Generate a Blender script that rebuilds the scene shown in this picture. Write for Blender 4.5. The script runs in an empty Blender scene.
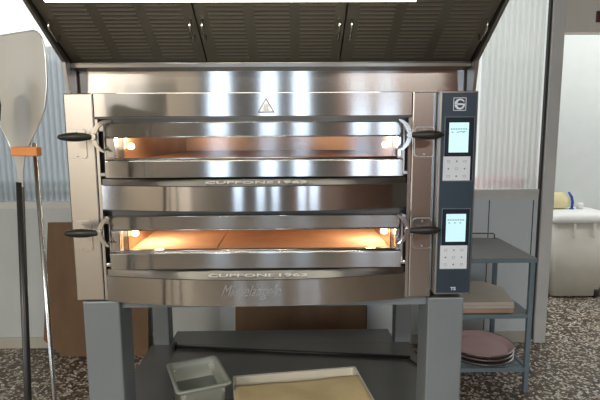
import bpy, bmesh, math, random
from mathutils import Vector, Matrix
random.seed(7)
PI = math.pi
S = bpy.context.scene
COL = S.collection

# ------------------------------------------------------------------ materials
def nmat(name):
    m = bpy.data.materials.new(name); m.use_nodes = True
    nt = m.node_tree
    return m, nt, nt.nodes['Principled BSDF']

def mat(name, col, rough=0.5, metal=0.0, noise=0.0, nscale=8.0, bump=0.0, bscale=60.0, emit=None, es=0.0, trans=0.0, stretch=None, spec=None):
    m, nt, b = nmat(name)
    c = (*col, 1)
    b.inputs['Base Color'].default_value = c
    b.inputs['Roughness'].default_value = rough
    b.inputs['Metallic'].default_value = metal
    if spec is not None: b.inputs['Specular IOR Level'].default_value = spec
    if trans: b.inputs['Transmission Weight'].default_value = trans
    if emit:
        b.inputs['Emission Color'].default_value = (*emit, 1); b.inputs['Emission Strength'].default_value = es
    if noise or bump:
        tc = nt.nodes.new('ShaderNodeTexCoord')
        mp = nt.nodes.new('ShaderNodeMapping')
        if stretch: mp.inputs['Scale'].default_value = stretch
        nt.links.new(tc.outputs['Object'], mp.inputs['Vector'])
    if noise:
        n = nt.nodes.new('ShaderNodeTexNoise'); n.inputs['Scale'].default_value = nscale; n.inputs['Detail'].default_value = 5
        r = nt.nodes.new('ShaderNodeValToRGB')
        r.color_ramp.elements[0].position = 0.3; r.color_ramp.elements[1].position = 0.7
        r.color_ramp.elements[0].color = (*[max(0, v*(1-noise)) for v in col], 1)
        r.color_ramp.elements[1].color = (*[min(1, v*(1+noise)) for v in col], 1)
        nt.links.new(mp.outputs[0], n.inputs['Vector']); nt.links.new(n.outputs['Fac'], r.inputs[0]); nt.links.new(r.outputs[0], b.inputs['Base Color'])
    if bump:
        n = nt.nodes.new('ShaderNodeTexNoise'); n.inputs['Scale'].default_value = bscale
        k = nt.nodes.new('ShaderNodeBump'); k.inputs['Strength'].default_value = bump; k.inputs['Distance'].default_value = 0.01
        nt.links.new(mp.outputs[0], n.inputs['Vector']); nt.links.new(n.outputs['Fac'], k.inputs['Height']); nt.links.new(k.outputs[0], b.inputs['Normal'])
    return m

def steel(name, col=(0.6, 0.59, 0.575), rough=0.26, aniso=0.85, streak=0.06):
    """brushed stainless steel: highlights spread across the brushing (UV u runs up the sheet)"""
    m, nt, b = nmat(name)
    b.inputs['Base Color'].default_value = (*col, 1)
    b.inputs['Metallic'].default_value = 1
    b.inputs['Anisotropic'].default_value = aniso
    t = nt.nodes.new('ShaderNodeTangent'); t.direction_type = 'UV_MAP'; t.uv_map = 'UVMap'
    nt.links.new(t.outputs[0], b.inputs['Tangent'])
    tc = nt.nodes.new('ShaderNodeTexCoord'); mp = nt.nodes.new('ShaderNodeMapping'); mp.inputs['Scale'].default_value = (2, 2, 120)
    n = nt.nodes.new('ShaderNodeTexNoise'); n.inputs['Scale'].default_value = 3; n.inputs['Detail'].default_value = 3
    r = nt.nodes.new('ShaderNodeMapRange'); r.inputs['To Min'].default_value = rough-streak; r.inputs['To Max'].default_value = rough+streak
    nt.links.new(tc.outputs['Object'], mp.inputs['Vector']); nt.links.new(mp.outputs[0], n.inputs['Vector'])
    nt.links.new(n.outputs['Fac'], r.inputs['Value']); nt.links.new(r.outputs[0], b.inputs['Roughness'])
    return m

def glass_mat(name, tint=(1, 1, 1), refl=0.10):
    m = bpy.data.materials.new(name); m.use_nodes = True; nt = m.node_tree; nt.nodes.clear()
    o = nt.nodes.new('ShaderNodeOutputMaterial'); mx = nt.nodes.new('ShaderNodeMixShader')
    tr = nt.nodes.new('ShaderNodeBsdfTransparent'); tr.inputs[0].default_value = (*tint, 1)
    g = nt.nodes.new('ShaderNodeBsdfGlossy'); g.inputs['Roughness'].default_value = 0.10
    f = nt.nodes.new('ShaderNodeFresnel'); f.inputs[0].default_value = 1.5
    a = nt.nodes.new('ShaderNodeMath'); a.operation = 'ADD'; a.inputs[1].default_value = refl; a.use_clamp = True
    nt.links.new(f.outputs[0], a.inputs[0]); nt.links.new(a.outputs[0], mx.inputs[0])
    nt.links.new(tr.outputs[0], mx.inputs[1]); nt.links.new(g.outputs[0], mx.inputs[2]); nt.links.new(mx.outputs[0], o.inputs[0])
    return m

def poly_mat(name, col, trans_amt=0.3, gloss=0.08):
    """milky polycarbonate sheet: lets daylight through and scatters it"""
    m = bpy.data.materials.new(name); m.use_nodes = True; nt = m.node_tree; nt.nodes.clear()
    N = nt.nodes.new; L = nt.links.new
    o = N('ShaderNodeOutputMaterial')
    tl = N('ShaderNodeBsdfTranslucent'); tl.inputs[0].default_value = (*col, 1)
    df = N('ShaderNodeBsdfDiffuse'); df.inputs[0].default_value = (*col, 1)
    tr = N('ShaderNodeBsdfTransparent'); tr.inputs[0].default_value = (*col, 1)
    gl = N('ShaderNodeBsdfGlossy'); gl.inputs['Roughness'].default_value = 0.2
    m1 = N('ShaderNodeMixShader'); m1.inputs[0].default_value = 0.3; L(tl.outputs[0], m1.inputs[1]); L(df.outputs[0], m1.inputs[2])
    m2 = N('ShaderNodeMixShader'); m2.inputs[0].default_value = trans_amt; L(m1.outputs[0], m2.inputs[1]); L(tr.outputs[0], m2.inputs[2])
    m3 = N('ShaderNodeMixShader'); m3.inputs[0].default_value = gloss; L(m2.outputs[0], m3.inputs[1]); L(gl.outputs[0], m3.inputs[2])
    L(m3.outputs[0], o.inputs[0])
    return m

def terrazzo():
    m, nt, b = nmat('terrazzo')
    N = nt.nodes.new; L = nt.links.new
    tc = N('ShaderNodeTexCoord')
    nz = N('ShaderNodeTexNoise'); nz.inputs['Scale'].default_value = 40
    ad = N('ShaderNodeVectorMath'); ad.operation = 'MULTIPLY_ADD'; ad.inputs[1].default_value = (0.02, 0.02, 0.02)
    L(tc.outputs['Object'], nz.inputs['Vector']); L(nz.outputs['Color'], ad.inputs[0]); L(tc.outputs['Object'], ad.inputs[2])
    v = N('ShaderNodeTexVoronoi'); v.inputs['Scale'].default_value = 60
    L(ad.outputs[0], v.inputs['Vector'])
    sp = N('ShaderNodeSeparateColor'); L(v.outputs['Color'], sp.inputs[0])
    cr = N('ShaderNodeValToRGB'); cr.color_ramp.interpolation = 'CONSTANT'
    e = cr.color_ramp.elements
    e[0].position = 0; e[0].color = (0.045, 0.03, 0.02, 1); e[1].position = 0.36; e[1].color = (0.16, 0.11, 0.07, 1)
    for p, c in ((0.5, (0.58, 0.52, 0.42, 1)), (0.72, (0.80, 0.76, 0.66, 1)), (0.9, (0.24, 0.17, 0.11, 1))):
        k = e.new(p); k.color = c
    L(sp.outputs[0], cr.inputs[0])
    ve = N('ShaderNodeTexVoronoi'); ve.feature = 'DISTANCE_TO_EDGE'; ve.inputs['Scale'].default_value = 60; L(ad.outputs[0], ve.inputs['Vector'])
    mr = N('ShaderNodeMapRange'); mr.inputs['From Min'].default_value = 0.04; mr.inputs['From Max'].default_value = 0.14; L(ve.outputs['Distance'], mr.inputs['Value'])
    mx = N('ShaderNodeMix'); mx.data_type = 'RGBA'; mx.inputs[6].default_value = (0.10, 0.075, 0.055, 1)
    L(mr.outputs[0], mx.inputs[0]); L(cr.outputs[0], mx.inputs[7]); L(mx.outputs[2], b.inputs['Base Color'])
    b.inputs['Roughness'].default_value = 0.35
    return m

M = {}
M['steel'] = steel('brushed_steel', (0.385, 0.378, 0.37), 0.15, 1.0, 0.006)
M['steel_soft'] = steel('hood_steel', (0.36, 0.35, 0.335), 0.28, 0.9, 0.01)
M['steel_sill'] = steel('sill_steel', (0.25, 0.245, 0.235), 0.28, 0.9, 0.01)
M['steel_dark'] = steel('filter_steel', (0.26, 0.245, 0.205), 0.45, 0.3, 0.02)
M['chrome'] = mat('polished_steel', (0.52, 0.51, 0.495), 0.16, 1)
M['rivet'] = mat('screw_steel', (0.5, 0.49, 0.47), 0.3, 1)
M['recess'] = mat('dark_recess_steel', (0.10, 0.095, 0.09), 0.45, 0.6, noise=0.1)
M['slot'] = mat('slot_dark', (0.06, 0.055, 0.05), 0.6, 0.3)
M['louvre'] = mat('louvre_slot', (0.115, 0.106, 0.088), 0.6, 0.4)
M['paint'] = mat('blue_grey_painted_steel', (0.20, 0.225, 0.235), 0.42, 0.2, noise=0.04, nscale=3)
M['shelfsteel'] = mat('dull_shelf_steel', (0.16, 0.155, 0.145), 0.34, 0.55, noise=0.06, nscale=4)
M['trolley'] = mat('trolley_paint', (0.19, 0.26, 0.30), 0.45, 0.2, noise=0.05)
M['trolley_top'] = mat('trolley_sheet', (0.20, 0.195, 0.19), 0.38, 0.4, noise=0.05)
M['black'] = mat('black_grip_plastic', (0.012, 0.011, 0.010), 0.38, noise=0.15, nscale=30)
M['rod'] = mat('black_rod_steel', (0.02, 0.02, 0.02), 0.45, 0.3, noise=0.1)
M['pole'] = mat('peel_pole_steel', (0.42, 0.42, 0.41), 0.25, 1, noise=0.04)
M['alu'] = mat('worn_aluminium', (0.47, 0.455, 0.40), 0.5, 0.12, noise=0.07, nscale=5, bump=0.1, bscale=8)
M['alu_rim'] = mat('aluminium_edge', (0.72, 0.71, 0.68), 0.35, 0.8)
M['orange'] = mat('orange_plastic', (0.62, 0.22, 0.045), 0.5, noise=0.05)
M['navy'] = mat('navy_control_film', (0.022, 0.040, 0.058), 0.32, noise=0.05)
M['bezel'] = mat('dark_screen_bezel', (0.010, 0.018, 0.030), 0.2)
M['line'] = mat('grey_outline_print', (0.13, 0.17, 0.20), 0.4)
M['logo'] = mat('pale_logo_print', (0.60, 0.66, 0.74), 0.4)
M['maroon'] = mat('maroon_print', (0.12, 0.03, 0.05), 0.4)
M['keypad'] = mat('pale_keypad_film', (0.62, 0.66, 0.70), 0.4)
M['keymark'] = mat('key_symbol_print', (0.16, 0.20, 0.27), 0.4)
M['screen'] = mat('lit_screen', (0.1, 0.2, 0.2), 0.3, emit=(0.62, 0.92, 0.88), es=.85)
M['screen2'] = mat('lit_screen_pale', (0.1, 0.2, 0.2), 0.3, emit=(0.56, 0.80, 0.86), es=.85)
M['screenink'] = mat('screen_text', (0.1, 0.1, 0.1), 0.3, emit=(0.12, 0.32, 0.36), es=1.0)
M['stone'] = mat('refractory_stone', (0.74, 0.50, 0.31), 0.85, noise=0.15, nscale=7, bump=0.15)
M['joint'] = mat('stone_joint', (0.10, 0.05, 0.03), 0.9)
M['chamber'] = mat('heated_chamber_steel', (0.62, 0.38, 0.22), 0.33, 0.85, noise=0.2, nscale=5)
M['bulb'] = mat('halogen_bulb', (1, 1, 1), 0.3, emit=(1, 0.78, 0.5), es=9)
M['tube'] = mat('lit_tube', (1, 1, 1), 0.3, emit=(1, 0.95, 0.78), es=5.0)
M['signwhite'] = mat('sign_white', (0.92, 0.92, 0.90), 0.4)
M['signink'] = mat('sign_ink', (0.14, 0.14, 0.15), 0.4)
M['etch'] = mat('pale_etched_lettering', (0.62, 0.61, 0.59), 0.5, 0.3)
M['sig'] = mat('etched_script', (0.40, 0.40, 0.40), 0.45, 0.9)
M['panelwall'] = mat('pale_panel', (0.62, 0.67, 0.67), 0.45, noise=0.03, nscale=2)
M['panelblue'] = mat('pale_blue_panel', (0.70, 0.77, 0.80), 0.45, noise=0.03, nscale=2)  # lighter copy of the panel colour: stronger light on the right painted in
M['profile'] = mat('grey_profile', (0.72, 0.73, 0.70), 0.5, noise=0.03)
M['header'] = mat('beige_grey_header', (0.80, 0.775, 0.70), 0.6, noise=0.04, nscale=3)
M['base'] = mat('cream_baseboard', (0.55, 0.53, 0.46), 0.6, noise=0.06)
M['white'] = mat('white_plaster', (0.60, 0.62, 0.60), 0.7, noise=0.02)
M['beigewall'] = mat('beige_plaster', (0.50, 0.44, 0.36), 0.8, noise=0.05)
M['creamwall'] = mat('cream_plaster', (0.90, 0.84, 0.74), 0.8, noise=0.03)
M['greywall'] = mat('grey_brown_wall', (0.13, 0.12, 0.11), 0.8, noise=0.05)
M['brownwood'] = mat('brown_door_wood', (0.20, 0.10, 0.07), 0.5, noise=0.2, nscale=5, stretch=(8, 8, 1))
M['board'] = mat('brown_hardboard', (0.19, 0.11, 0.055), 0.65, noise=0.16, nscale=7, stretch=(1, 1, 0.35))
M['ceil'] = mat('ceiling_paint', (0.60, 0.58, 0.54), 0.8, noise=0.03)
M['binw'] = mat('ivory_bin_plastic', (0.66, 0.63, 0.55), 0.5, noise=0.04, nscale=6)
M['binlid'] = mat('pale_lid_plastic', (0.74, 0.74, 0.70), 0.45, noise=0.03)
M['binside'] = mat('olive_grey_plastic', (0.30, 0.31, 0.27), 0.6, noise=0.06)
M['yellow'] = mat('pale_yellow_cloth', (0.72, 0.63, 0.36), 0.8, noise=0.1, bump=0.3, bscale=20)
M['blue'] = mat('blue_plastic', (0.03, 0.08, 0.35), 0.45, noise=0.1)
M['red'] = mat('red_plastic', (0.65, 0.05, 0.07), 0.5, noise=0.1)
M['tub'] = mat('clear_polypropylene', (0.66, 0.69, 0.60), 0.35, noise=0.03, trans=0.45)
M['tubliquid'] = mat('grey_water', (0.22, 0.25, 0.22), 0.2, noise=0.08)
M['trayp'] = mat('cream_tray_plastic', (0.78, 0.74, 0.62), 0.55, noise=0.05)
M['parch'] = mat('yellowed_parchment', (0.70, 0.55, 0.29), 0.8, noise=0.1, nscale=6, bump=0.25, bscale=14)
M['wboard'] = mat('pale_board', (0.58, 0.52, 0.44), 0.6, noise=0.05)
M['wboard2'] = mat('tan_board', (0.50, 0.33, 0.24), 0.6, noise=0.12, stretch=(1, 6, 6))
M['pan'] = mat('pink_tinted_pan', (0.64, 0.44, 0.45), 0.4, 0.05, noise=0.05)  # pink reflection on the aluminium put into the base colour
M['panrim'] = mat('pan_steel', (0.42, 0.37, 0.35), 0.35, 0.8, noise=0.05)
M['glass'] = glass_mat('oven_door_glass', (0.90, 0.89, 0.87), 0.015)
M['pane'] = glass_mat('window_glass', (0.95, 0.97, 1.0), 0.0)
M['poly'] = poly_mat('milky_polycarbonate', (0.69, 0.705, 0.67), 0.28)
M['polyclear'] = poly_mat('clear_polycarbonate', (0.88, 0.90, 0.90), 0.6)
M['polyblue'] = poly_mat('blue_grey_polycarbonate', (0.50, 0.545, 0.56), 0.15)
M['terrazzo'] = terrazzo()
M['yard'] = mat('yard_concrete', (0.42, 0.42, 0.40), 0.9, noise=0.1)
M['render'] = mat('outside_grey_render', (0.36, 0.38, 0.40), 0.9, noise=0.08)

# ------------------------------------------------------------------ mesh builder
class MB:
    def __init__(s): s.bm = bmesh.new(); s.mi = 0
    def _faces(s, fs, smooth=False):
        for f in fs:
            f.material_index = s.mi; f.smooth = smooth
    def box(s, x0, x1, y0, y1, z0, z1, bev=0.0, seg=2):
        b = bmesh.new()
        bmesh.ops.create_cube(b, size=1)
        for v in b.verts:
            v.co = Vector(((x0+x1)/2+v.co.x*(x1-x0), (y0+y1)/2+v.co.y*(y1-y0), (z0+z1)/2+v.co.z*(z1-z0)))
        if bev: bmesh.ops.bevel(b, geom=b.edges[:], offset=bev, segments=seg, profile=0.5, affect='EDGES')
        s._merge(b); return s
    def _merge(s, b, mtx=None, smooth=False):
        if mtx is not None: b.transform(mtx)
        vm = {}
        for v in b.verts: vm[v] = s.bm.verts.new(v.co)
        for f in b.faces:
            try:
                nf = s.bm.faces.new([vm[v] for v in f.verts]); nf.material_index = s.mi; nf.smooth = smooth or f.smooth
            except ValueError: pass
        b.free()
    def prism(s, pts, axis, a, c, bev=0.0, smooth=False):
        """pts 2-D outline extruded along axis 'X' (pts = y,z), 'Y' (x,z) or 'Z' (x,y)"""
        mk = {'X': lambda p, t: (t, p[0], p[1]), 'Y': lambda p, t: (p[0], t, p[1]), 'Z': lambda p, t: (p[0], p[1], t)}[axis]
        b = bmesh.new(); lo = [b.verts.new(mk(p, a)) for p in pts]; hi = [b.verts.new(mk(p, c)) for p in pts]
        n = len(pts)
        b.faces.new(lo); b.faces.new(list(reversed(hi)))
        for i in range(n): b.faces.new((lo[i], hi[i], hi[(i+1) % n], lo[(i+1) % n]))
        bmesh.ops.recalc_face_normals(b, faces=b.faces[:])
        if bev: bmesh.ops.bevel(b, geom=b.edges[:], offset=bev, segments=2, profile=0.5, affect='EDGES')
        s._merge(b, smooth=smooth); return s
    def tube(s, pts, r, n=10, closed=False):
        pts = [Vector(p) for p in pts]; rs = r if isinstance(r, (list, tuple)) else [r]*len(pts)
        rings = []; up = None
        for i, p in enumerate(pts):
            if closed: t = (pts[(i+1) % len(pts)]-pts[i-1]).normalized()
            else: t = (pts[min(i+1, len(pts)-1)]-pts[max(i-1, 0)]).normalized()
            if up is None: up = Vector((0, 0, 1)) if abs(t.z) < 0.9 else Vector((1, 0, 0))
            u = t.cross(up).normalized(); w = u.cross(t).normalized(); up = w
            rings.append([s.bm.verts.new(p+u*rs[i]*math.cos(2*PI*k/n)+w*rs[i]*math.sin(2*PI*k/n)) for k in range(n)])
        m = len(rings)
        for i in range(m if closed else m-1):
            A, B = rings[i], rings[(i+1) % m]
            s._faces([s.bm.faces.new((A[k], A[(k+1) % n], B[(k+1) % n], B[k])) for k in range(n)], True)
        if not closed: s._faces([s.bm.faces.new(list(reversed(rings[0]))), s.bm.faces.new(rings[-1])])
        return s
    def lathe(s, prof, c, axis='Z', n=32, smooth=True, sq=1.0):
        """prof: (radius, height) pairs around axis through c"""
        c = Vector(c); rings = []
        for r, h in prof:
            ring = []
            for k in range(n):
                a = 2*PI*k/n; x, y = r*math.cos(a), r*math.sin(a)*sq
                d = {'Z': (x, y, h), 'X': (h, x, y), 'Y': (x, h, y)}[axis]
                ring.append(s.bm.verts.new(c+Vector(d)))
            rings.append(ring)
        for A, B in zip(rings, rings[1:]):
            s._faces([s.bm.faces.new((A[k], A[(k+1) % n], B[(k+1) % n], B[k])) for k in range(n)], smooth)
        s._faces([s.bm.faces.new(list(reversed(rings[0]))), s.bm.faces.new(rings[-1])])
        return s
    def grid(s, nu, nv, fn, smooth=True, thick=0.0):
        V = [[s.bm.verts.new(fn(i/nu, j/nv)) for j in range(nv+1)] for i in range(nu+1)]
        s._faces([s.bm.faces.new((V[i][j], V[i+1][j], V[i+1][j+1], V[i][j+1])) for i in range(nu) for j in range(nv)], smooth)
        return s
    def build(s, name, mats, parent=None, mtx=None, solid=0.0):
        if not isinstance(mats, (list, tuple)): mats = [mats]
        if mtx is not None: s.bm.transform(mtx)
        bmesh.ops.recalc_face_normals(s.bm, faces=s.bm.faces[:])
        uv = s.bm.loops.layers.uv.new('UVMap')
        for f in s.bm.faces:
            n = f.normal; ax = max(range(3), key=lambda i: abs(n[i]))
            for l in f.loops:
                c = l.vert.co
                # u across the brushing: up the sheet on upright faces, front to back on level ones
                l[uv].uv = ((c.z, c.y) if ax == 0 else (c.z, c.x) if ax == 1 else (c.y, c.x))
        me = bpy.data.meshes.new(name); s.bm.to_mesh(me); s.bm.free()
        for m in mats: me.materials.append(m)
        o = bpy.data.objects.new(name, me); COL.objects.link(o)
        if parent:
            o.parent = parent
            o.matrix_parent_inverse = Matrix.Identity(4)
            inv = world_of(parent).inverted(); me.transform(inv)
        if solid:
            md = o.modifiers.new('Solidify', 'SOLIDIFY'); md.thickness = solid; md.offset = 0
        return o

def world_of(o):
    m = Matrix.LocRotScale(o.location, o.rotation_euler, o.scale)
    return world_of(o.parent) @ m if o.parent else m

def thing(name, label, cat, loc=(0, 0, 0), rz=0, group=None):
    o = bpy.data.objects.new(name, None); COL.objects.link(o)
    o.empty_display_size = 0.05
    o.location = loc; o.rotation_euler = (0, 0, rz); o['label'] = label; o['category'] = cat
    if group: o['group'] = group
    return o
def tag(o, label, cat, group=None, kind=None):
    o['label'] = label; o['category'] = cat
    if group: o['group'] = group
    if kind: o['kind'] = kind
    return o
def struct(name, mb, m, parent=None, **k):
    o = mb.build(name, m, parent, **k)
    if not parent: o['kind'] = 'structure'
    return o
def box(*a, **k): return MB().box(*a, **k)

def text_obj(name, body, size, m, parent, loc, rot, width=None, shear=0.0, extrude=0.0006, offset=0.0, sx=None):
    cu = bpy.data.curves.new(name, 'FONT'); cu.body = body; cu.size = size; cu.shear = shear
    cu.extrude = extrude; cu.offset = offset; cu.align_x = 'CENTER'; cu.align_y = 'CENTER'; cu.resolution_u = 3
    t = bpy.data.objects.new(name+'_curve', cu); COL.objects.link(t)
    bpy.context.view_layer.update()
    me = bpy.data.meshes.new_from_object(t.evaluated_get(bpy.context.evaluated_depsgraph_get()))
    bpy.data.objects.remove(t); bpy.data.curves.remove(cu)
    xs = [v.co.x for v in me.vertices]; w = max(xs)-min(xs); cx = (max(xs)+min(xs))/2
    k = width/w if width else 1
    for v in me.vertices: v.co.x = (v.co.x-cx)*k
    me.transform(Matrix.Translation(Vector(loc)) @ rot.to_4x4())
    me.transform(world_of(parent).inverted())
    me.name = name; me.materials.clear(); me.materials.append(m)
    o = bpy.data.objects.new(name, me); COL.objects.link(o); o.parent = parent
    return o
from mathutils import Euler
def rr(wx, dy, z, rad, n=5):
    pts = []
    for cx, cy, a0 in ((wx/2-rad, dy/2-rad, 0), (-wx/2+rad, dy/2-rad, 90), (-wx/2+rad, -dy/2+rad, 180), (wx/2-rad, -dy/2+rad, 270)):
        for i in range(n+1):
            a = math.radians(a0+90*i/n); pts.append(Vector((cx+rad*math.cos(a), cy+rad*math.sin(a), z)))
    return pts
FRONT = Euler((PI/2, 0, 0)).to_matrix()         # text standing upright, read from the front

# ================================================================== the room
XL, XR, YB, YR, ZC = -3.5, 4.3, 3.6, -3.3, 3.1
struct('floor', box(XL-.2, XR+.2, YR-.2, 5.4, -0.08, 0), M['terrazzo'])
struct('ceiling', box(XL-.2, XR+.2, YR-.2, YB+.1, ZC, ZC+.1), M['ceil'])
wl = MB(); LW = (-1.30, .15, .9, 2.5)      # unseen window added in the left wall for side fill light
wl.box(XL-.12, XL, YR, LW[0], 0, ZC); wl.box(XL-.12, XL, LW[1], YB+.1, 0, ZC); wl.box(XL-.12, XL, LW[0], LW[1], 0, LW[2]); wl.box(XL-.12, XL, LW[0], LW[1], LW[3], ZC)
struct('wall_left', wl, M['beigewall'])
# right wall: light brown kitchen tiles side (seen only in the steel)
struct('wall_right', box(XR, XR+.12, YR, YB+.1, 0, ZC), M['greywall'])

# back wall: solid panels below, polycarbonate above
w = MB()
w.box(XL, -0.55, YB, YB+.08, 0, 1.055)
for x in (-2.3, -1.35):     # joints between the panels
    w.mi = 1; w.box(x-.006, x+.006, YB-.003, YB, 0.1, 1.04)
struct('wall_back', w, [M['panelwall'], M['slot']])
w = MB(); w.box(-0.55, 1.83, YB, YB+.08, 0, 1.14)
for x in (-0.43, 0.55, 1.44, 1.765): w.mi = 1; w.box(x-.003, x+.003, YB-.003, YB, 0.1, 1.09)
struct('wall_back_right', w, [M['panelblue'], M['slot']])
struct('baseboard_back', box(XL, 1.80, YB-.018, YB, 0, 0.085, bev=.004), M['base'])
struct('baseboard_annex', box(1.95, XR, 4.985, 5.0, 0, 0.06), M['base'])

def corrugated(x0, x1, z0, z1, y, per=0.041, amp=0.007):
    n = int((x1-x0)/per*8)
    return MB().grid(n, 1, lambda u, v: (x0+(x1-x0)*u, y+amp*math.cos(2*PI*(x0+(x1-x0)*u)/per), z0+(z1-z0)*v))
# left glazing
w1 = corrugated(XL, -0.55, 1.10, 2.10, YB+.035)
win1 = struct('window_1', w1, M['polyblue'])
corrugated(XL, -0.55, 2.10, ZC, YB+.035).build('upper_sheet', M['polyclear'], win1)
f = MB(); f.box(XL, -0.55, YB-.005, YB+.06, 1.055, 1.105, bev=.003); f.box(XL, -0.55, YB+.05, YB+.075, 1.16, 1.178); f.box(XL, -0.55, YB+.05, YB+.075, 1.235, 1.25)
f.box(-0.60, -0.55, YB, YB+.06, 1.105, ZC)
f.build('window_frame', M['profile'], win1)
# right glazing
w2 = corrugated(-0.55, 1.80, 1.16, ZC, YB+.035)
win2 = struct('window_2', w2, M['poly'])
f = MB(); f.box(-0.55, 1.82, YB-.005, YB+.06, 1.135, 1.168, bev=.003); f.box(-0.55, 1.82, YB-.002, YB+.06, 1.10, 1.134, bev=.002)
f.build('window_frame', M['profile'], win2)
struct('trim_1', box(1.815, 1.902, YB-.03, YB+.09, 0, ZC, bev=.004), M['profile'])
struct('trim_2', box(1.800, 1.8145, YB-.01, YB+.02, 0.02, ZC), M['slot'])
struct('wall_header', box(1.902, XR, YB-.02, YB+.08, 2.27, ZC), M['header'])
tag(box(2.115, 2.16, YB-.034, YB-.021, 2.335, 2.41, bev=.003).build('door_sign', M['maroon']), 'small dark red sign on the beige header above the opening', 'sign')  # small wall-mounted box, taken for a door sensor
# the place beyond the opening
struct('wall_annex', box(1.9, XR, 5.0, 5.1, 0, ZC), M['white'])
struct('wall_annex_side', box(1.84, 1.90, YB+.09, 5.0, 0, 1.0), M['white'])
struct('ground_yard', box(-7, 1.83, YB+.1, 11, -0.25, -0.1), M['yard'])
struct('wall_yard', box(-7, -1.35, 5.0, 5.2, -0.1, 2.42), M['render'])  # added wall: blocks light behind the lower left sheet to darken it
# two crates stacked in the yard, blurred behind the sheet
for k in range(5):
    z = -0.1+k*.265
    c = MB(); c.box(1.47, 1.79, 3.80, 4.05, z, z+.235, bev=.012); c.box(1.455, 1.805, 3.785, 4.065, z+.235, z+.262, bev=.006)
    for i in range(6): c.box(1.49+i*.05, 1.51+i*.05, 3.792, 3.80, z+.03, z+.2)
    nm = ['lowest', 'second from the bottom', 'middle', 'second from the top', 'topmost'][k]
    tag(c.build('plastic_crate', M['red']), 'red plastic crate blurred behind the milky corrugated sheet, %s of its stack' % nm, 'crate', 'red crates behind the sheet')

# rear wall behind the camera: what the steel reflects
r = MB(); th = .15
wins = [(-1.17, -.85, .8, 2.75), (-.46, -.18, .8, 2.75), (0.0, .26, .8, 2.75), (.80, 1.10, .7, 1.72), (1.16, 1.50, .7, 1.72)]
r.box(-2.55, -1.30, YR-th, YR, 1.55, ZC)
r.mi = 3; r.box(XL, -2.55, YR-th, YR, 0, ZC)
r.mi = 1
r.box(-2.55, -1.30, YR-th, YR, 0, 1.55)
r.box(-1.30, wins[0][0], YR-th, YR, 0, ZC)
r.box(wins[0][0], .60, YR-th, YR, 0, .8); r.box(wins[0][0], .60, YR-th, YR, 2.75, ZC)
for a, b in ((-.85, -.46), (-.18, 0.0), (.26, .60)): r.box(a, b, YR-th, YR, .8, 2.75)
r.mi = 2
r.box(.60, .80, YR-th, YR, 0, ZC); r.box(1.10, 1.16, YR-th, YR, .7, 1.72); r.box(1.50, XR, YR-th, YR, 0, ZC)
r.box(.80, 1.50, YR-th, YR, 0, .7); r.box(.80, 1.50, YR-th, YR, 1.72, ZC)
struct('wall_rear', r, [M['beigewall'], M['greywall'], M['brownwood'], M['creamwall']])
for i, (a, b, z0, z1) in enumerate(wins):
    p = box(a+.03, b-.03, YR-.08, YR-.074, z0+.03, z1-.03)
    o = struct('window_%d' % (i+3), p, M['pane'])
    f = MB()
    for q in ((a, a+.03, z0, z1), (b-.03, b, z0, z1), (a+.03, b-.03, z0, z0+.03), (a+.03, b-.03, z1-.03, z1)):
        f.box(q[0], q[1], YR-.10, YR-.05, q[2], q[3])
    f.build('window_frame', M['white'], o)
lp = box(XL-.07, XL-.064, LW[0]+.03, LW[1]-.03, LW[2]+.03, LW[3]-.03); lo_ = struct('window_8', lp, M['pane'])
f = MB()
for q in ((LW[0], LW[0]+.03, LW[2], LW[3]), (LW[1]-.03, LW[1], LW[2], LW[3]), (LW[0]+.03, LW[1]-.03, LW[2], LW[2]+.03), (LW[0]+.03, LW[1]-.03, LW[3]-.03, LW[3]), (-.595, -.555, LW[2]+.03, LW[3]-.03)): f.box(XL-.09, XL-.04, *q)
f.build('window_frame', M['white'], lo_)

# ================================================================== oven stand
stand = thing('oven_stand', 'blue-grey steel stand with a wide low shelf carrying the double oven', 'stand', (-.07, 2.4, 0))
for x0 in (-0.790, 0.510):
    box(x0, x0+.137, 1.815, 1.955, 0, .972, bev=.006).build('leg', M['paint'], stand)
for x0 in (-0.880+.03, 0.585):
    box(x0+.02, x0+.115, 2.83, 2.93, 0, .94, bev=.006).build('leg', M['paint'], stand)
rl = MB(); rl.box(-.654, .511, 1.84, 1.88, .936, .972, bev=.003); rl.box(-.82, -.78, 1.95, 2.83, .936, .972); rl.box(.64, .68, 1.95, 2.83, .936, .972); rl.box(-.735, .60, 2.86, 2.90, .905, .94)
rl.build('top_rail', M['paint'], stand)
sh = MB(); sh.box(-.84, .69, 1.956, 2.829, .325, .35, bev=.003)
sh.box(-.654, .511, 1.83, 1.956, .325, .35); sh.box(-.735, .60, 2.829, 3.03, .325, .35)
sh.build('shelf', M['shelfsteel'], stand)

# ================================================================== pizza oven
oven = thing('pizza_oven', 'stainless steel double-deck electric pizza oven on the blue-grey stand', 'oven', (-.07, 2.4, .973))
DZ = 0.331
# housing: shell around two chambers
h = MB(); YF, YE = 1.86, 3.05
h.box(-.79, -.64, YF, YE, .975, 1.735); h.box(.39, .645, YF, YE, .975, 1.735)
cz = [(1.150, 1.315), (1.481, 1.646)]
h.box(-.64, .39, YF, YE, .975, cz[0][0]-.02); h.box(-.64, .39, YF, YE, cz[0][1]+.012, cz[1][0]-.02); h.box(-.64, .39, YF, YE, cz[1][1]+.012, 1.735)
h.box(-.64, .39, 2.97, YE, 1.10, 1.70)
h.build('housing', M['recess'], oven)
box(-.80, .66, 1.90, YE+.004, 1.7351, 1.7375).build('top_sheet', M['steel'], oven)
for x0, x1 in ((-.804, -.700), (.430, .515)):
    c = MB(); c.box(x0, x1, 1.80, 1.86, .980, 1.736, bev=.005, seg=2)
    c.build('side_column', M['steel'], oven)
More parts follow.
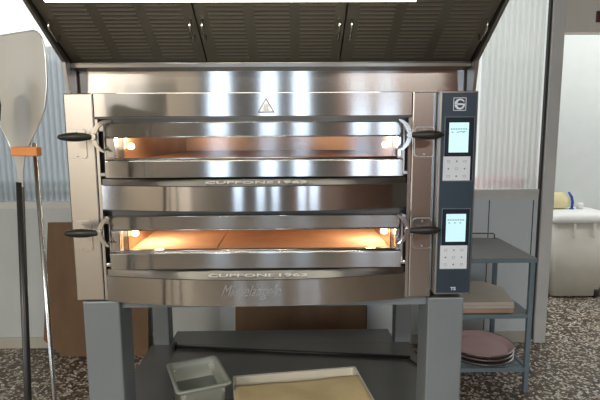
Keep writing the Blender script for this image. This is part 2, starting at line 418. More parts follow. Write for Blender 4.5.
# thin inner flanges beside the columns
for a, b in ((-.6995, -.690), (.418, .4295)): box(a, b, 1.806, 1.86, .980, 1.65).build('inner_flange', M['steel'], oven)
tf = MB(); tf.box(-.699, .429, 1.802, 1.86, 1.652, 1.736, bev=.002)
tf.mi = 1; tf.box(-.699, .429, 1.798, 1.8019, 1.645, 1.652)
tf.build('top_fascia', [M['steel'], M['recess']], oven)

def bow(u): return 0.072*(1-(2*u-1)**2)
def bow_fascia(z0, z1):
    n = 40; xa, xb = -.688, .417
    m = MB()
    for i in range(1):
        m.grid(n, 1, lambda u, v: (xa+(xb-xa)*u, 1.803-bow(u), z0+(z1-z0)*v))
        m.grid(n, 1, lambda u, v: (xa+(xb-xa)*u, 1.803-bow(u)+v*(0.055+bow(u)), z0))
        m.grid(n, 1, lambda u, v: (xa+(xb-xa)*u, 1.803-bow(u)+v*(0.01), z1))
    for f in m.bm.faces: f.smooth = abs(f.calc_center_median().z-(z0+z1)/2) < 1e-3
    return m.build('bow_fascia', M['steel'], oven)
def sill(zb, zt, word):
    n = 40; xa, xb = -.680, .409
    m = MB()
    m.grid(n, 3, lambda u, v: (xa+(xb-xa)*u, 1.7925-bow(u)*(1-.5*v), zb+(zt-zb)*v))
    m.mi = 1
    m.grid(n, 1, lambda u, v: (xa+(xb-xa)*u, 1.7945-bow(u)+.0005, zb-.0035+v*.0035))
    m.grid(n, 1, lambda u, v: (xa+(xb-xa)*u, 1.7927-bow(u)*.5+v*(.03+bow(u)*.5), zt-.0002))
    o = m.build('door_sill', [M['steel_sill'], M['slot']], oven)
    # embossed lettering on the slanting lip
    ymid = 1.7925-bow(.5)*(1-.5*.42)+.008; zmid = zb+(zt-zb)*.42
    slope = math.atan2((zt-zb), (.030+.060))
    # short letters lie on the lip
    rot = Euler((math.atan2(zt-zb, .036), 0, 0)).to_matrix()
    text_obj('embossed_lettering', 'CUPPONE', .019, M['etch'], o, (-.1845, ymid-.009, zmid+.0018), rot, width=.236, extrude=.0012, offset=.0002)
    text_obj('embossed_year', '1963', .019, M['etch'], o, (.0000, ymid-.009, zmid+.0018), rot, width=.100, extrude=.0012, offset=.0002)
    return o

def deck(z, first):
    """z = 0 for the upper deck, -DZ for the lower"""
    zt, zg1, zg0, zb = 1.632+z, 1.581+z, 1.508+z, 1.440+z
    up = 'upper' if first else 'lower'
    # chamber
    k = 1 if first else 0
    c0, c1 = cz[k]
    ch = MB()
    ch.box(-.63, -.62, 1.862, 2.965, c0, c1); ch.box(.37, .38, 1.862, 2.965, c0, c1)
    ch.box(-.63, .38, 2.955, 2.965, c0, c1); ch.box(-.63, .38, 1.862, 2.965, c1, c1+.008)
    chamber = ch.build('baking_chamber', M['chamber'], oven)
    ch = MB(); ch.box(-.655, .392, 1.802, 1.862, zg1-.002, c1+.03 if not first else 1.650); ch.box(-.655, .392, 1.802, 1.862, zb-.004, c0-.0155)
    ch.box(-.655, -.622, 1.802, 1.862, c0-.0155, zg1-.002); ch.box(.373, .392, 1.802, 1.862, c0-.0155, zg1-.002)
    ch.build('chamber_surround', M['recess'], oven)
    st = MB(); st.box(-.619, -.2915, 1.84, 2.95, c0-.015, c0+.008, bev=.002); st.box(-.2885, .369, 1.84, 2.95, c0-.015, c0+.008, bev=.002)
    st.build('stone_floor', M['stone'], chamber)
    for bx, by in ((-.603, 1.890), (.353, 1.890)):
        lm = MB(); lm.lathe([(.003, -.014), (.009, -.011), (.012, -.004), (.012, .004), (.008, .011), (.003, .013)], (bx, by, c0+.066), 'X', 14)
        lm.build('chamber_lamp', M['bulb'], chamber)
        li = bpy.data.lights.new('chamber_light', 'POINT'); li.energy = 1.6 if not first else 1.1; li.color = (1, .84, .64); li.shadow_soft_size = .02
        lo = bpy.data.objects.new('chamber_light', li); COL.objects.link(lo); lo.location = (bx*.90, by+.10, c0+.10)
    # door
    d = MB()
    # upper band, leaning back a little
    d.prism([(1.7710, zg1), (1.7675, zt), (1.800, zt), (1.800, zg1)], 'X', -.655, .391, bev=.0015)
    d.prism([(1.757, zb), (1.757, zg0-.010), (1.765, zg0-.003), (1.800, zg0-.003), (1.800, zb)], 'X', -.655, .391, bev=.0015)
    d.box(-.655, -.620, 1.768, 1.800, zg0-.003, zg1); d.box(.372, .391, 1.768, 1.800, zg0-.003, zg1)
    door = d.build('oven_door', M['steel'], oven)
    e = MB(); e.box(-.646, -.6185, 1.760, 1.768, zg0+.002, zg1-.002, bev=.002); e.box(.3705, .384, 1.760, 1.768, zg0+.002, zg1-.002, bev=.002)
    e.tube([(-.62, 1.764, zg0-.001), (.37, 1.764, zg0-.001)], .0028, 8); e.tube([(-.65, 1.768, zg1+.001), (.388, 1.768, zg1+.001)], .0022, 8)
    e.tube([(-.652, 1.7672, zt-.001), (.388, 1.7672, zt-.001)], .0018, 8)
    e.build('door_trim', M['chrome'], door)
    box(-.620, .372, 1.780, 1.784, zg0-.003, zg1).build('glass_pane', M['glass'], door)
    for sgn, cx, x0, x1 in ((-1, -.628, -.676, -.792), (1, .357, .408, .520)):
        zc = 1.584+z if first else 1.2525
        # chrome crescent arm
        a = MB(); pts_o, pts_i = [], []
        for i in range(25):
            t = math.radians((72 if sgn < 0 and first else 100)+(183 if sgn < 0 and first else 150)*i/24); wd = .016*math.sin(PI*min(1, max(0.03, (i+1.2)/26)))**.6
            ro = .054; ri = ro-wd
            pts_o.append((cx+sgn*(-ro*math.cos(t)), zc+ro*math.sin(t)*1.04))
            pts_i.append((cx+sgn*(-ri*math.cos(t)), zc+ri*math.sin(t)*1.04))
        bq = bmesh.new(); L = []
        for (xo, zo), (xi, zi) in zip(pts_o, pts_i):
            L.append([bq.verts.new((xo, 1.722, zo)), bq.verts.new((xi, 1.722, zi)), bq.verts.new((xi, 1.730, zi)), bq.verts.new((xo, 1.730, zo))])
        for A, B in zip(L, L[1:]):
            for q in range(4): bq.faces.new((A[q], A[(q+1) % 4], B[(q+1) % 4], B[q]))
        bq.faces.new(L[0]); bq.faces.new(L[-1])
        a._merge(bq)
        a.lathe([(.011, -.012), (.012, -.008), (.012, .002), (.007, .006)], (cx+sgn*.046, 1.722, zc), 'Y', 20)
        for k_ in (2, -3):
            ax_, az_ = (pts_o[k_][0]+pts_i[k_][0])/2, (pts_o[k_][1]+pts_i[k_][1])/2
            a.tube([(ax_, 1.728, az_), (ax_, 1.768, az_)], .0035, 8)
        a.build('handle_arm', M['chrome'], door)
        g = MB(); Lh = abs(x1-x0); dr = 1 if x1 > x0 else -1
        prof = [(.0085, 0), (.0105, .004), (.0105, .012), (.0120, .020), (.0150, .040), (.0158, .058), (.0150, .076), (.0120, .096), (.0080, .110), (.0050, .114)]
        g.lathe([(r_, dr*h_*Lh/.114) for r_, h_ in prof], (x0, 1.716, zc), 'X', 24)
        g.build('handle_grip', M['black'], door)
    # hinge blocks in the gaps at the door's ends
    for hx in (-.672, .404):
        hb = MB(); hb.box(hx-.008, hx+.008, 1.79, 1.86, zt-.030, zt-.004, bev=.002); hb.box(hx-.010, hx+.010, 1.785, 1.86, zb+.004, zb+.016, bev=.002); hb.box(hx-.005, hx+.005, 1.82, 1.86, zb, zt-.01)
        hb.build('hinge', M['rivet'], oven)
    # plates with screws on the columns
    for px0, px1 in ((-.799, -.727), (.437, .512)):
        za, zb_ = (1.505, 1.612) if first else (1.168, 1.282)
        p = MB()
        for g_, ya, yb in ((0, 1.7982, 1.8), (.0018, 1.7965, 1.7982)):
            p.mi = 1 if g_ == 0 else 0
            cxp, czp = (px0+px1)/2, (za+zb_)/2
            p.prism([(cxp+q_.x, czp+q_.y) for q_ in rr(px1-px0-2*g_-.003, zb_-za-2*g_, 0, .012, 4)], 'Y', ya, yb)
        o = p.build('handle_plate', [M['steel'], M['rivet']], oven)
        for zz in (za+.010, zb_-.012):
            s_ = MB(); s_.lathe([(.0035, -.0025), (.0035, 0)], ((px0+px1)/2, 1.7965, zz), 'Y', 12); s_.build('screw', M['rivet'], o)
for z, first in ((0, True), (-DZ, False)): deck(z, first)
bow_fascia(1.322, 1.411); bow_fascia(.976, 1.076)
sill(1.413, 1.4335, ''); sill(1.078, 1.1015, '')
fasc = [o for o in oven.children if o.name.startswith('bow_fascia')]
text_obj('script_lettering', 'Michelangelo', .062, M['sig'], fasc[1], (-.150, 1.7305, 1.032), FRONT, width=.215, shear=.55, extrude=.0008, offset=-.0006)
# warning triangle
sg = MB(); tri = lambda s_, c: [(c[0]-s_, c[1]-s_*.62), (c[0]+s_, c[1]-s_*.62), (c[0], c[1]+s_*1.10)]
sg.mi = 1; sg.prism(tri(.0310, (-.091, 1.684)), 'Y', 1.8005, 1.802)
sg.mi = 0; sg.prism(tri(.0240, (-.091, 1.684)), 'Y', 1.7998, 1.8006)
sg.mi = 1
for k, wv in enumerate((-.006, 0, .006)):
    sg.tube([(-.091+wv, 1.7994, 1.678), (-.093+wv, 1.7994, 1.684), (-.089+wv, 1.7994, 1.689), (-.091+wv, 1.7994, 1.695)], .0011, 6)
sg.box(-.101, -.081, 1.7990, 1.7998, 1.673, 1.6755)
sg.build('warning_sign', [M['signwhite'], M['signink']], oven)

# control panel
cp = MB(); cp.box(.515, .648, 1.757, 1.86, 1.004, 1.734, bev=.003)
cpo = cp.build('control_panel', M['steel_soft'], oven)
YP = 1.7555
f_ = MB(); f_.box(.5215, .6425, YP, YP+.0014, 1.011, 1.728); f_.build('control_film', M['navy'], cpo)
def ipx(X): return X
for (b0, b1, s0, s1, k0, k1, bot, sm) in (((.534, 1.421), (.637, 1.645), (.549, 1.522), (.6175, 1.626), (.531, 1.423), (.627, 1.508), 0, 'screen'),
                                       ((.534, 1.100), (.634, 1.322), (.549, 1.202), (.620, 1.303), (.531, 1.102), (.629, 1.188), 0, 'screen2')):
    bz = MB(); bz.mi = 0; bz.box(b0[0]-.001, b1[0]+.001, YP-.0008, YP, b0[1]-.001, b1[1]+.001); bz.mi = 1; bz.box(b0[0]+.001, b1[0]-.001, YP-.0014, YP-.0008, b0[1]+.001, b1[1]-.001)
    bz.build('screen_bezel', [M['line'], M['bezel']], cpo)
    sc = MB(); sc.box(s0[0], s1[0], YP-.002, YP-.0015, s0[1], s1[1]); sc.mi = 1
    wd = s1[0]-s0[0]; hh = s1[1]-s0[1]
    for i in range(7): sc.box(s0[0]+.005+i*wd*.125, s0[0]+.005+i*wd*.125+wd*.09, YP-.0024, YP-.002, s1[1]-hh*.24, s1[1]-hh*.19)
    for i in range(3): sc.box(s0[0]+.008+i*wd*.28, s0[0]+.008+i*wd*.28+wd*.10, YP-.0024, YP-.002, s1[1]-hh*.34, s1[1]-hh*.30)
    if sm == 'screen':
        sc.box(s0[0]+.034, s0[0]+.060, YP-.0024, YP-.002, s1[1]-hh*.32, s1[1]-hh*.29)
    sc.build('screen', [M[sm], M['screenink']], cpo)
    kp = MB(); kp.box(k0[0], k1[0], YP-.0022, YP-.0015, k0[1], k1[1]); kp.mi = 1
    kw, kh = k1[0]-k0[0], k1[1]-k0[1]
    for i in range(3):
        for j in range(3):
            cx, cy = k0[0]+kw*(.2+.3*i), k0[1]+kh*(.18+.31*j)
            if (i+j) % 2: kp.lathe([(.0032, -.0006), (.0032, 0)], (cx, YP-.0022, cy), 'Y', 12)
            else:
                for q in ((-.005, .005, .003, .004), (-.005, .005, -.004, -.003), (-.005, -.004, -.003, .003), (.004, .005, -.003, .003)):
                    kp.box(cx+q[0], cx+q[1], YP-.0027, YP-.0022, cy+q[2], cy+q[3])
    kp.build('keypad', [M['keypad'], M['keymark']], cpo)
# emblem in its square
lg = MB(); lx, lz = .583, 1.689; q = .0225
for a in ((lx-q, lx+q, lz+q-.0022, lz+q), (lx-q, lx+q, lz-q, lz-q+.0022), (lx-q, lx-q+.0022, lz-q, lz+q), (lx+q-.0022, lx+q, lz-q, lz+q)): lg.box(a[0], a[1], YP-.0008, YP, a[2], a[3])
lg.lathe([(.0185, -.0010), (.0185, 0)], (lx, YP, lz), 'Y', 32)
lg.mi = 1
def half(r, cx, cz_, t0, t1): return [(cx+r*math.cos(math.radians(t)), cz_+r*math.sin(math.radians(t))) for t in range(t0, t1+1, 15)]
lg.prism(half(.0105, lx+.002, lz+.003, 0, 180), 'Y', YP-.0016, YP-.0010)
lg.prism(half(.0095, lx+.001, lz-.003, 180, 360), 'Y', YP-.0016, YP-.0010)
lg.box(lx+.008, lx+.019, YP-.0016, YP-.0010, lz+.002, lz+.0075)
lg.box(lx-.0185, lx-.008, YP-.0016, YP-.0010, lz-.0008, lz+.0008)
lg.mi = 2; lg.box(lx+.008, lx+.016, YP-.0010, YP-.0002, lz+q+.001, lz+q+.005)
lg.build('panel_emblem', [M['logo'], M['navy'], M['maroon']], cpo)
text_obj('panel_lettering', 'TS', .016, M['logo'], cpo, (.583, YP-.0008, 1.026), FRONT, width=.020, extrude=.0004, offset=.0005)

# ================================================================== extraction hood
hood = thing('extraction_hood', 'stainless steel extraction hood with dark louvred panels above the oven', 'hood', (-.07, 2.4, 1.738))
PR = [(1.853, 1.7385), (1.830, 1.846), (1.30, 2.180), (1.30, 2.330), (3.02, 2.330), (3.02, 1.7385)]
for x0, x1 in ((-.812, -.800), (.660, .672)):
    s_ = MB(); s_.prism(PR, 'X', x0, x1, bev=.0012); s_.build('side_panel', M['steel_soft'], hood)
n_ = MB(); n_.box(-.7995, .6595, 1.933, 1.945, 1.7385, 1.830); n_.mi = 1; n_.box(-.7995, -.794, 1.9325, 1.9331, 1.7385, 1.830); n_.box(.654, .6595, 1.9325, 1.9331, 1.7385, 1.830)
n_.build('neck_panel', [M['steel'], M['slot']], hood)
sj = MB(); 
cn = MB(); cn.box(-.7995, .6595, 1.30, 3.02, 2.318, 2.330); cn.box(-.7995, .6595, 1.300, 1.310, 2.18, 2.318); cn.box(-.7995, .6595, 3.01, 3.02, 1.7385, 2.318)
cn.build('canopy_shell', M['steel_soft'], hood)
# drip channel under the lower edge of the panels
dc = MB(); dc.prism([(1.872, 1.848), (1.876, 1.832), (1.945, 1.822), (1.945, 1.848)], 'X', -.7995, .6595, bev=.001)
dc.tube([(-.799, 1.875, 1.846), (.659, 1.875, 1.846)], .0030, 8)
dc.build('drip_channel', M['steel_soft'], hood)
# louvred filter panels on the slope
P0 = Vector((0, 1.886, 1.849)); P1 = Vector((0, 1.320, 2.165)); dv = (P1-P0).normalized(); nrm = Vector((0, dv.z, -dv.y)); nrm = Vector((0, -abs(nrm.y), -abs(nrm.z)))
Lp = (P1-P0).length
seams = [-.799, -.308, .177, .659]
Rm = Matrix(((1, 0, 0), (0, dv.y, nrm.y), (0, dv.z, nrm.z))).to_4x4()   # local x, v (up the slope), n (towards the room)
Tm = Matrix.Translation(P0) @ Rm
for k in range(3):
    a, b = seams[k]+.0025, seams[k+1]-.0025
    m = MB(); m.box(a, b, 0, Lp, -.010, 0)
    wpan = b-a
    m.mi = 1
    for j in range(16):
        v = .022+j*.0185
        if j == 0 or True:
            for q in range(3):
                c0 = a+wpan*(.085+.305*q); c1 = c0+wpan*.235
                m.box(c0, c1, v, v+.0055, 0, .0006)
    m.mi = 0
    for j in range(16):
        v = .022+j*.0185
        for q in range(3):
            c0 = a+wpan*(.085+.305*q); c1 = c0+wpan*.235
            m.prism([(v+.006, 0), (v+.0125, 0), (v+.006, .0018)], 'X', c0, c1)
    fp = m.build('filter_panel', [M['steel_dark'], M['louvre']], hood, mtx=Tm)
    for hx in (a+.017, b-.017):
        g = MB(); v0, v1 = .150, .225
        g.tube([(hx, v0, 0), (hx, v0, .022), (hx, v0+.008, .028), (hx, v1-.008, .028), (hx, v1, .022), (hx, v1, 0)], .0038, 8)
        g.build('pull_handle', M['chrome'], fp, mtx=Tm)
# strip lamp across the hood
lh = MB(); lh.box(-.765, .41, 1.548, 1.59, 2.016, 2.034)
lamp = lh.build('lamp_strip', M['steel_soft'], hood)
tb = MB(); tb.tube([(-.735, 1.575, 1.999), (.378, 1.575, 1.999)], .013, 14); tb.build('lamp_tube', M['tube'], lamp)

# ================================================================== things on the stand's shelf
ZS = .3505
rd = MB(); A = Vector((-.690, 2.775, ZS+.011)); B = Vector((.640, 2.600, ZS+.011))
rd.tube([A, A.lerp(B, .5), B], .010, 10)
hk = rd.build('oven_rake', M['rod'])
rb = MB(); rb.box(-.700, -.684, 2.735, 2.80, ZS, ZS+.03, bev=.003); rb.build('rake_head', M['rod'], hk)
rb = MB(); rb.tube([B+Vector((-.02, 0, .000)), B+Vector((.03, -.11, -.004))], .006, 8); rb.build('rake_hook', M['rod'], hk)
tag(hk, 'long thin black steel rake lying across the shelf under the oven', 'rake')

# tub
t = MB(); Wt, Dt, Ht = .245, .305, .150
tub_r = math.radians(22)
tc = (-.442, 2.178, ZS)
def loft(mb, loops, cap0=True, cap1=True, smooth=True):
    R = [[mb.bm.verts.new(p) for p in L] for L in loops]; n = len(R[0])
    for A_, B_ in zip(R, R[1:]): mb._faces([mb.bm.faces.new((A_[k], A_[(k+1) % n], B_[(k+1) % n], B_[k])) for k in range(n)], smooth)
    if cap0: mb._faces([mb.bm.faces.new(list(reversed(R[0])))])
    if cap1: mb._faces([mb.bm.faces.new(R[-1])])
k = .80
loft(t, [rr(Wt*k, Dt*k+.01, 0, .02), rr(Wt-.045, Dt-.045, Ht*.80, .025), rr(Wt-.035, Dt-.035, Ht*.82, .025), rr(Wt-.03, Dt-.03, Ht-.006, .025), rr(Wt, Dt, Ht-.008, .022), rr(Wt, Dt, Ht, .022), rr(Wt-.035, Dt-.035, Ht, .022),
         rr(Wt-.045, Dt-.045, Ht*.80, .022), rr(Wt*k-.006, Dt*k, .004, .018)])
tub = t.build('food_tub', M['tub'], None)
tub.location = tc; tub.rotation_euler = (0, 0, tub_r)
lq = MB(); loft(lq, [rr(Wt*.82-.02, Dt*.82-.01, .008, .02), rr(Wt*.86-.02, Dt*.86-.01, .062, .02)]); lqo = lq.build('grey_contents', M['tubliquid'])
lqo.parent = tub
tag(tub, 'empty-looking translucent plastic tub with grey bottom beside the cream tray', 'tub')

# cream tray with parchment
tr = MB(); Wr, Dr, Hr = .615, .46, .068
loft(tr, [rr(Wr-.02, Dr-.02, 0, .01), rr(Wr, Dr, Hr, .012), rr(Wr-.03, Dr-.03, Hr, .01), rr(Wr-.036, Dr-.036, .035, .01)], smooth=False)
tray = tr.build('dough_tray', M['trayp'])
tray.location = (.038, 2.118, ZS); tray.rotation_euler = (0, 0, math.radians(8))
tag(tray, 'cream rectangular tray at the front of the shelf under the oven', 'tray')
random.seed(3)
ph = [random.uniform(0, 6) for _ in range(6)]
def pf(u, v):
    x = (u-.5)*.595; y = (v-.5)*.36-.050
    z = .0720+.005*math.sin(9*x+ph[0])*math.sin(11*y+ph[1])+.003*math.sin(23*x+14*y+ph[2])
    return (x, y, max(z, .0695)+.0)
pm = MB(); pm.grid(34, 26, pf)
pa = pm.build('parchment_sheet', M['parch'], solid=.0012)
pa.location = (.038, 2.112, ZS+.0006); pa.rotation_euler = (0, 0, math.radians(8.5))
tag(pa, 'wrinkled yellow-beige parchment sheet lying over the cream tray', 'parchment')

# ================================================================== brown boards leaning on the back wall
def leaning_board(pts, th, y0, y1, ztop, label):
    """outline (x, z) leaning: y runs from y0 at the floor to y1 at ztop"""
    m = MB(); b = bmesh.new()
    f0 = [b.verts.new((x, y0+(y1-y0)*z/ztop, z)) for x, z in pts]; f1 = [b.verts.new((x, y0+(y1-y0)*z/ztop+th, z)) for x, z in pts]
    b.faces.new(f0); b.faces.new(list(reversed(f1))); n = len(pts)
    for i in range(n): b.faces.new((f0[i], f1[i], f1[(i+1) % n], f0[(i+1) % n]))
    m._merge(b); return tag(m.build('wooden_board', M['board']), label, 'board')
leaning_board([(-1.66, .0), (-1.05, .0), (-1.05, .955), (-1.765, .955), (-1.80, .12)], .018, 3.44, 3.575, .955, 'brown board leaning on the back wall left of the oven')
leaning_board([(-.425, .0), (.535, .0), (.535, .62), (-.425, .62)], .018, 3.48, 3.575, .62, 'wide brown board leaning on the back wall, seen under the oven')

# ================================================================== peels on the left
stnd = thing('peel_stand', 'slim grey steel pole with an orange holder left of the oven', 'stand', (-.65, 1.28, 0))
m = MB(); m.tube([(-.65, 1.28, .012), (-.65, 1.28, 1.574)], .006, 12); m.build('pole', M['pole'], stnd)
m = MB(); m.lathe([(.09, 0), (.09, .006), (.02, .014), (.010, .03)], (-.65, 1.28, 0), 'Z', 32); m.build('base', M['rod'], stnd)
m = MB(); m.box(-.694, -.629, 1.247, 1.2735, 1.542, 1.565, bev=.003); m.build('holder', M['orange'], stnd)

peel = thing('pizza_peel', 'large pale aluminium pizza peel with a black handle, left of the oven', 'peel', (-.796, 1.346, 0))
# head outline in its own plane (s across, z up)
hs = [(0.0, .0), (.012, .0), (.014, .04), (.028, .08), (.060, .124), (.100, .164), (.128, .204), (.141, .256), (.140, .315), (.134, .350), (.125, .368), (.110, .380), (.09, .386), (0.0, .388)]
outline = hs+[(-a, b) for a, b in reversed(hs[1:-1])]
yaw = math.radians(35)
Mh = Matrix.Translation((-.708, 1.308, 1.460)) @ Euler((0, math.radians(2.2), 0)).to_matrix().to_4x4() @ Euler((0, 0, -yaw)).to_matrix().to_4x4()
m = MB(); m.prism(outline, 'Y', -.0015, .0015, bev=.0006)
m.build('peel_head', M['alu'], peel, mtx=Mh)
m = MB(); m.tube([(-a, 0, b) for a, b in reversed(hs[3:])]+[(a, 0, b) for a, b in hs[3:-1][::-1]], .0022, 8)
m.bm.clear()
m.tube([(a, 0, b) for a, b in hs[3:-1]]+[(-a, 0, b) for a, b in hs[3:-1][::-1]], .0022, 8)
m.build('rolled_edge', M['alu_rim'], peel, mtx=Mh)
m = MB(); m.tube([(-.796, 1.346, .008), (-.710, 1.309, 1.472)], .0098, 14); m.build('handle', M['black'], peel)

brush = thing('oven_brush', 'long-handled oven brush with black oval head at the left picture edge', 'brush', (-.78, 1.20, 0))
m = MB(); m.lathe([(.004, -.070), (.028, -.062), (.046, -.036), (.051, 0), (.046, .036), (.028, .062), (.004, .070)], (-.732, 1.20, 1.664), 'Z', 24, sq=.45); m.build('brush_head', M['black'], brush)
m = MB(); m.tube([(-.740, 1.20, 1.61), (-.780, 1.20, .012)], .0056, 10); m.build('pole', M['pole'], brush)
m = MB(); m.lathe([(.010, -.011), (.012, -.008), (.012, .008), (.010, .011)], (-.7532, 1.20, 1.084), 'Z', 16); m.build('collar', M['black'], brush)
m = MB(); m.lathe([(.004, 0), (.010, .002), (.010, .018), (.006, .022)], (-.780, 1.20, 0), 'Z', 12); m.build('foot', M['black'], brush)

# ================================================================== trolley
tro = thing('shelf_trolley', 'blue-grey metal three-tier trolley right of the oven', 'trolley', (1.165, 3.14, 0))
x0, x1, y0, y1 = .895, 1.437, 2.86, 3.42
for lx_, ly_ in ((x0, y0), (x1-.028, y0), (x0, y1-.028), (x1-.028, y1-.028)):
    box(lx_, lx_+.028, ly_, ly_+.028, 0.0, .826, bev=.003).build('leg', M['trolley'], tro)
def frame_shelf(zt, mesh=False):
    fr = MB()
    for a in ((x0+.028, x1-.028, y0, y0+.02), (x0+.028, x1-.028, y1-.02, y1), (x0, x0+.02, y0+.028, y1-.028), (x1-.02, x1, y0+.028, y1-.028)):
        fr.box(*a, zt-.026, zt-.0005, bev=.002)
    o = fr.build('shelf_frame', M['trolley'], tro)
    if mesh:
        g = MB()
        for i in range(26): xx = x0+.03+i*(x1-x0-.06)/25; g.box(xx-.0018, xx+.0018, y0+.02, y1-.02, zt-.0085, zt-.0045)
        for i in range(26): yy = y0+.03+i*(y1-y0-.06)/25; g.box(x0+.02, x1-.02, yy-.0018, yy+.0018, zt-.0045, zt-.0005)
        g.build('wire_grid', M['trolley'], o)
frame_shelf(.500); frame_shelf(.160, True)
box(x0+.021, x1-.021, y0+.021, y1-.021, .494, .4995).build('shelf_sheet', M['trolley_top'], tro)
tp = MB(); tp.box(x0-.006, x1+.006, y0-.006, y1+.006, .8265, .848, bev=.003); tp.build('top_sheet', [M['trolley_top']], tro)
tpf = MB(); tpf.box(x0-.004, x1+.004, y0-.009, y0-.0065, .822, .846); tpf.build('top_edge', M['trolley'], tro)
gr = MB(); gr.tube([(x0+.03, y1-.02, .848), (x0+.03, y1-.02, .875), (x0+.04, y1-.02, .886), (x1-.04, y1-.02, .886), (x1-.03, y1-.02, .875), (x1-.03, y1-.02, .848)], .005, 8); gr.build('guard_rail', M['pole'], tro)

# boards on the middle shelf
zb = .5005
for k, (lab, mt, hh, dx) in enumerate((('thick tan-edged board at the bottom of the trolley\'s board stack', 'wboard2', .028, 0), ('cream middle board in the stack on the trolley', 'wboard', .018, .004), ('pale grey-beige board on top of the trolley\'s board stack', 'wboard', .022, .001))):
    m = MB(); m.prism([(.935, 2.885), (1.333+dx, 2.885), (1.385+dx, 3.17), (1.30+dx, 3.31), (.935, 3.33)], 'Z', zb, zb+hh, bev=.003)
    tag(m.build('wooden_board', M[mt]), lab, 'board', 'boards stacked on the trolley'); zb += hh+.0006

# pans on the bottom shelf
zp = .1600
for k, lab in enumerate(('round steel pan at the bottom of the stack on the trolley', 'round steel pan in the middle of the stack on the trolley', 'round pink-tinted pan on top of the stack on the trolley')):
    m = MB(); r = .205
    m.lathe([(.165, 0), (.172, .002), (r-.008, .026), (r, .027), (r, .030), (r-.012, .030), (r-.030, .008), (.16, .0055)], (1.198, 3.045, zp), 'Z', 56)
    p = m.build('round_pan', M['panrim'] if k < 2 else M['pan'])
    if k == 2:
        m = MB(); m.tube([(1.198+(r-.002)*math.cos(2*PI*q/56), 3.045+(r-.002)*math.sin(2*PI*q/56), zp+.030) for q in range(56)], .0035, 8, closed=True); m.build('rim', M['panrim'], p)
    tag(p, lab, 'pan', 'round pans on the trolley'); zp += .0275

# ================================================================== things beyond the opening
bn = thing('waste_bin', 'tall ivory plastic bin with a domed lid beyond the opening', 'bin', (2.72, 4.78, 0))
m = MB()
def bl(w_, d_, z, rad): return [p+Vector((2.71, 4.755, 0)) for p in rr(w_, d_, z, rad)]
loft(m, [bl(.46, .36, .02, .04), bl(.545, .42, .735, .04)]); m.build('body', M['binw'], bn)
m = MB(); loft(m, [bl(.58, .45, .736, .04), bl(.585, .455, .765, .04), bl(.57, .44, .80, .05), bl(.50, .36, .825, .06), bl(.30, .18, .836, .06)]); m.build('lid', M['binlid'], bn)
for hx in (2.615, 2.80):
    box(hx, hx+.018, 4.520, 4.547, .60, .73, bev=.004).build('lid_clip', M['binlid'], bn)
for wx, wy in ((2.50, 4.90), (2.895, 4.60)):
    m = MB(); m.lathe([(.018, -.02), (.042, -.02), (.046, -.012), (.046, .012), (.042, .02), (.018, .02)], (wx, wy, .047), 'X', 24); m.build('wheel', M['rod'], bn)
cl = MB(); random.seed(5)
cl.lathe([(.02, 0), (.085, .006), (.098, .03), (.092, .08), (.070, .125), (.045, .150), (.012, .158)], (2.595, 4.78, .838), 'Z', 18, sq=.7)
for v in cl.bm.verts: v.co += Vector((random.uniform(-.008, .008), random.uniform(-.008, .008), random.uniform(-.004, .008) if v.co.z > .85 else .003))
c_o = cl.build('cloth_bundle', M['yellow']); tag(c_o, 'crumpled pale yellow cloth bundle on the ivory bin lid', 'cloth')
m = MB(); m.tube([(2.70, 4.74, .843), (2.705, 4.74, .90), (2.693, 4.74, .955), (2.66, 4.74, 1.00)], [.012, .014, .013, .010], 10)
m.lathe([(.022, 0), (.024, .006), (.012, .012)], (2.70, 4.74, .8365), 'Z', 16)
tag(m.build('brush_handle', M['blue']), 'blue curved plastic handle standing beside the yellow cloth', 'handle')
m = MB(); m.lathe([(.026, 0), (.030, .004), (.030, .045), (.022, .055)], (2.79, 4.76, .838), 'Z', 20)
tag(m.build('plastic_cup', M['binlid']), 'small white plastic cup on the bin lid', 'cup')
sb = MB(); sb.box(3.035, 3.50, 4.55, 4.98, 0.0, .74, bev=.02); sb.mi = 0; sb.box(3.02, 3.515, 4.535, 4.985, .741, .78, bev=.01)
tag(sb.build('storage_box', M['binside']), 'olive-grey box at the right picture edge beside the ivory bin', 'box')

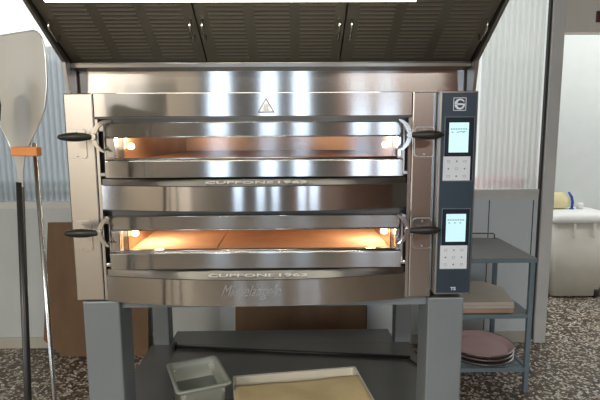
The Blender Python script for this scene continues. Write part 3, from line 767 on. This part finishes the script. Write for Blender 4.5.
# ================================================================== light
wd = bpy.data.worlds.new('sky'); S.world = wd; wd.use_nodes = True
nt = wd.node_tree; bg = nt.nodes['Background']
bg.inputs[0].default_value = (0.93, 0.97, 1.0, 1); bg.inputs[1].default_value = 1.8
def area(name, loc, rot, sx, sy, e, col, portal=False):
    l = bpy.data.lights.new(name, 'AREA'); l.shape = 'RECTANGLE'; l.size = sx; l.size_y = sy; l.energy = e; l.color = col
    if portal: l.cycles.is_portal = True
    o = bpy.data.objects.new(name, l); COL.objects.link(o); o.location = loc; o.rotation_euler = rot; return o
for i, (a, b, z0, z1) in enumerate(wins):
    area('window_daylight', ((a+b)/2, YR-.13, (z0+z1)/2), (PI/2, 0, 0), b-a-.02, z1-z0-.02, 5.5*(b-a)*(z1-z0)*PI, (.66, .83, 1.0))
area('annex_light', (3.0, 3.95, 2.75), (.75, 0, 0), 2.2, .3, 8, (1, .99, .96))  # added fill light, unseen, to brighten the white annex wall
area('window_daylight', (XL-.11, (LW[0]+LW[1])/2, (LW[2]+LW[3])/2), (0, -PI/2, 0), LW[3]-LW[2]-.02, LW[1]-LW[0]-.02, 5.5*1.45*1.6*PI, (.93, .96, 1.0))  # side fill through the added left window
# fill lamps added on the ceiling behind the camera, unseen
for i, (x, y) in enumerate(((-2.35, -2.1), (1.2, -2.0))):
    L_ = thing('ceiling_lamp', 'long white ceiling lamp behind the viewer, %s' % ('left side', 'right side')[i], 'lamp', (x, y, ZC))
    box(x-.62, x+.62, y-.10, y+.10, ZC-.05, ZC-.0005, bev=.005).build('lamp_housing', M['white'], L_)
    area('lamp_light', (x, y, ZC-.056), (0, 0, 0), 1.2, .16, (120, 80)[i], (1, .93, .84))
area('hood_lamp_light', (-.18, 1.575, 1.978), (0, 0, 0), 1.1, .02, 2.0, (1, .93, .78))

# ================================================================== camera
cam = bpy.data.cameras.new('camera'); cam.sensor_width = 36; cam.lens = 30; cam.clip_start = .05
co = bpy.data.objects.new('camera', cam); COL.objects.link(co); S.camera = co
R3 = Matrix(((0.99985765, 0.00790294, -0.01490712), (-0.0158478, 0.13668727, -0.99048747), (-0.00579015, 0.99058272, 0.13679306)))
co.matrix_world = Matrix.Translation((0, 0, 1.6)) @ R3.to_4x4()
S.view_settings.view_transform = 'Standard'; S.view_settings.look = 'None'; S.view_settings.gamma = 1; S.view_settings.use_curve_mapping = False
S.view_settings.exposure = 0.25
S.cycles.use_denoising = True; S.cycles.max_bounces = 10; S.cycles.transparent_max_bounces = 12; S.cycles.sample_clamp_indirect = 6
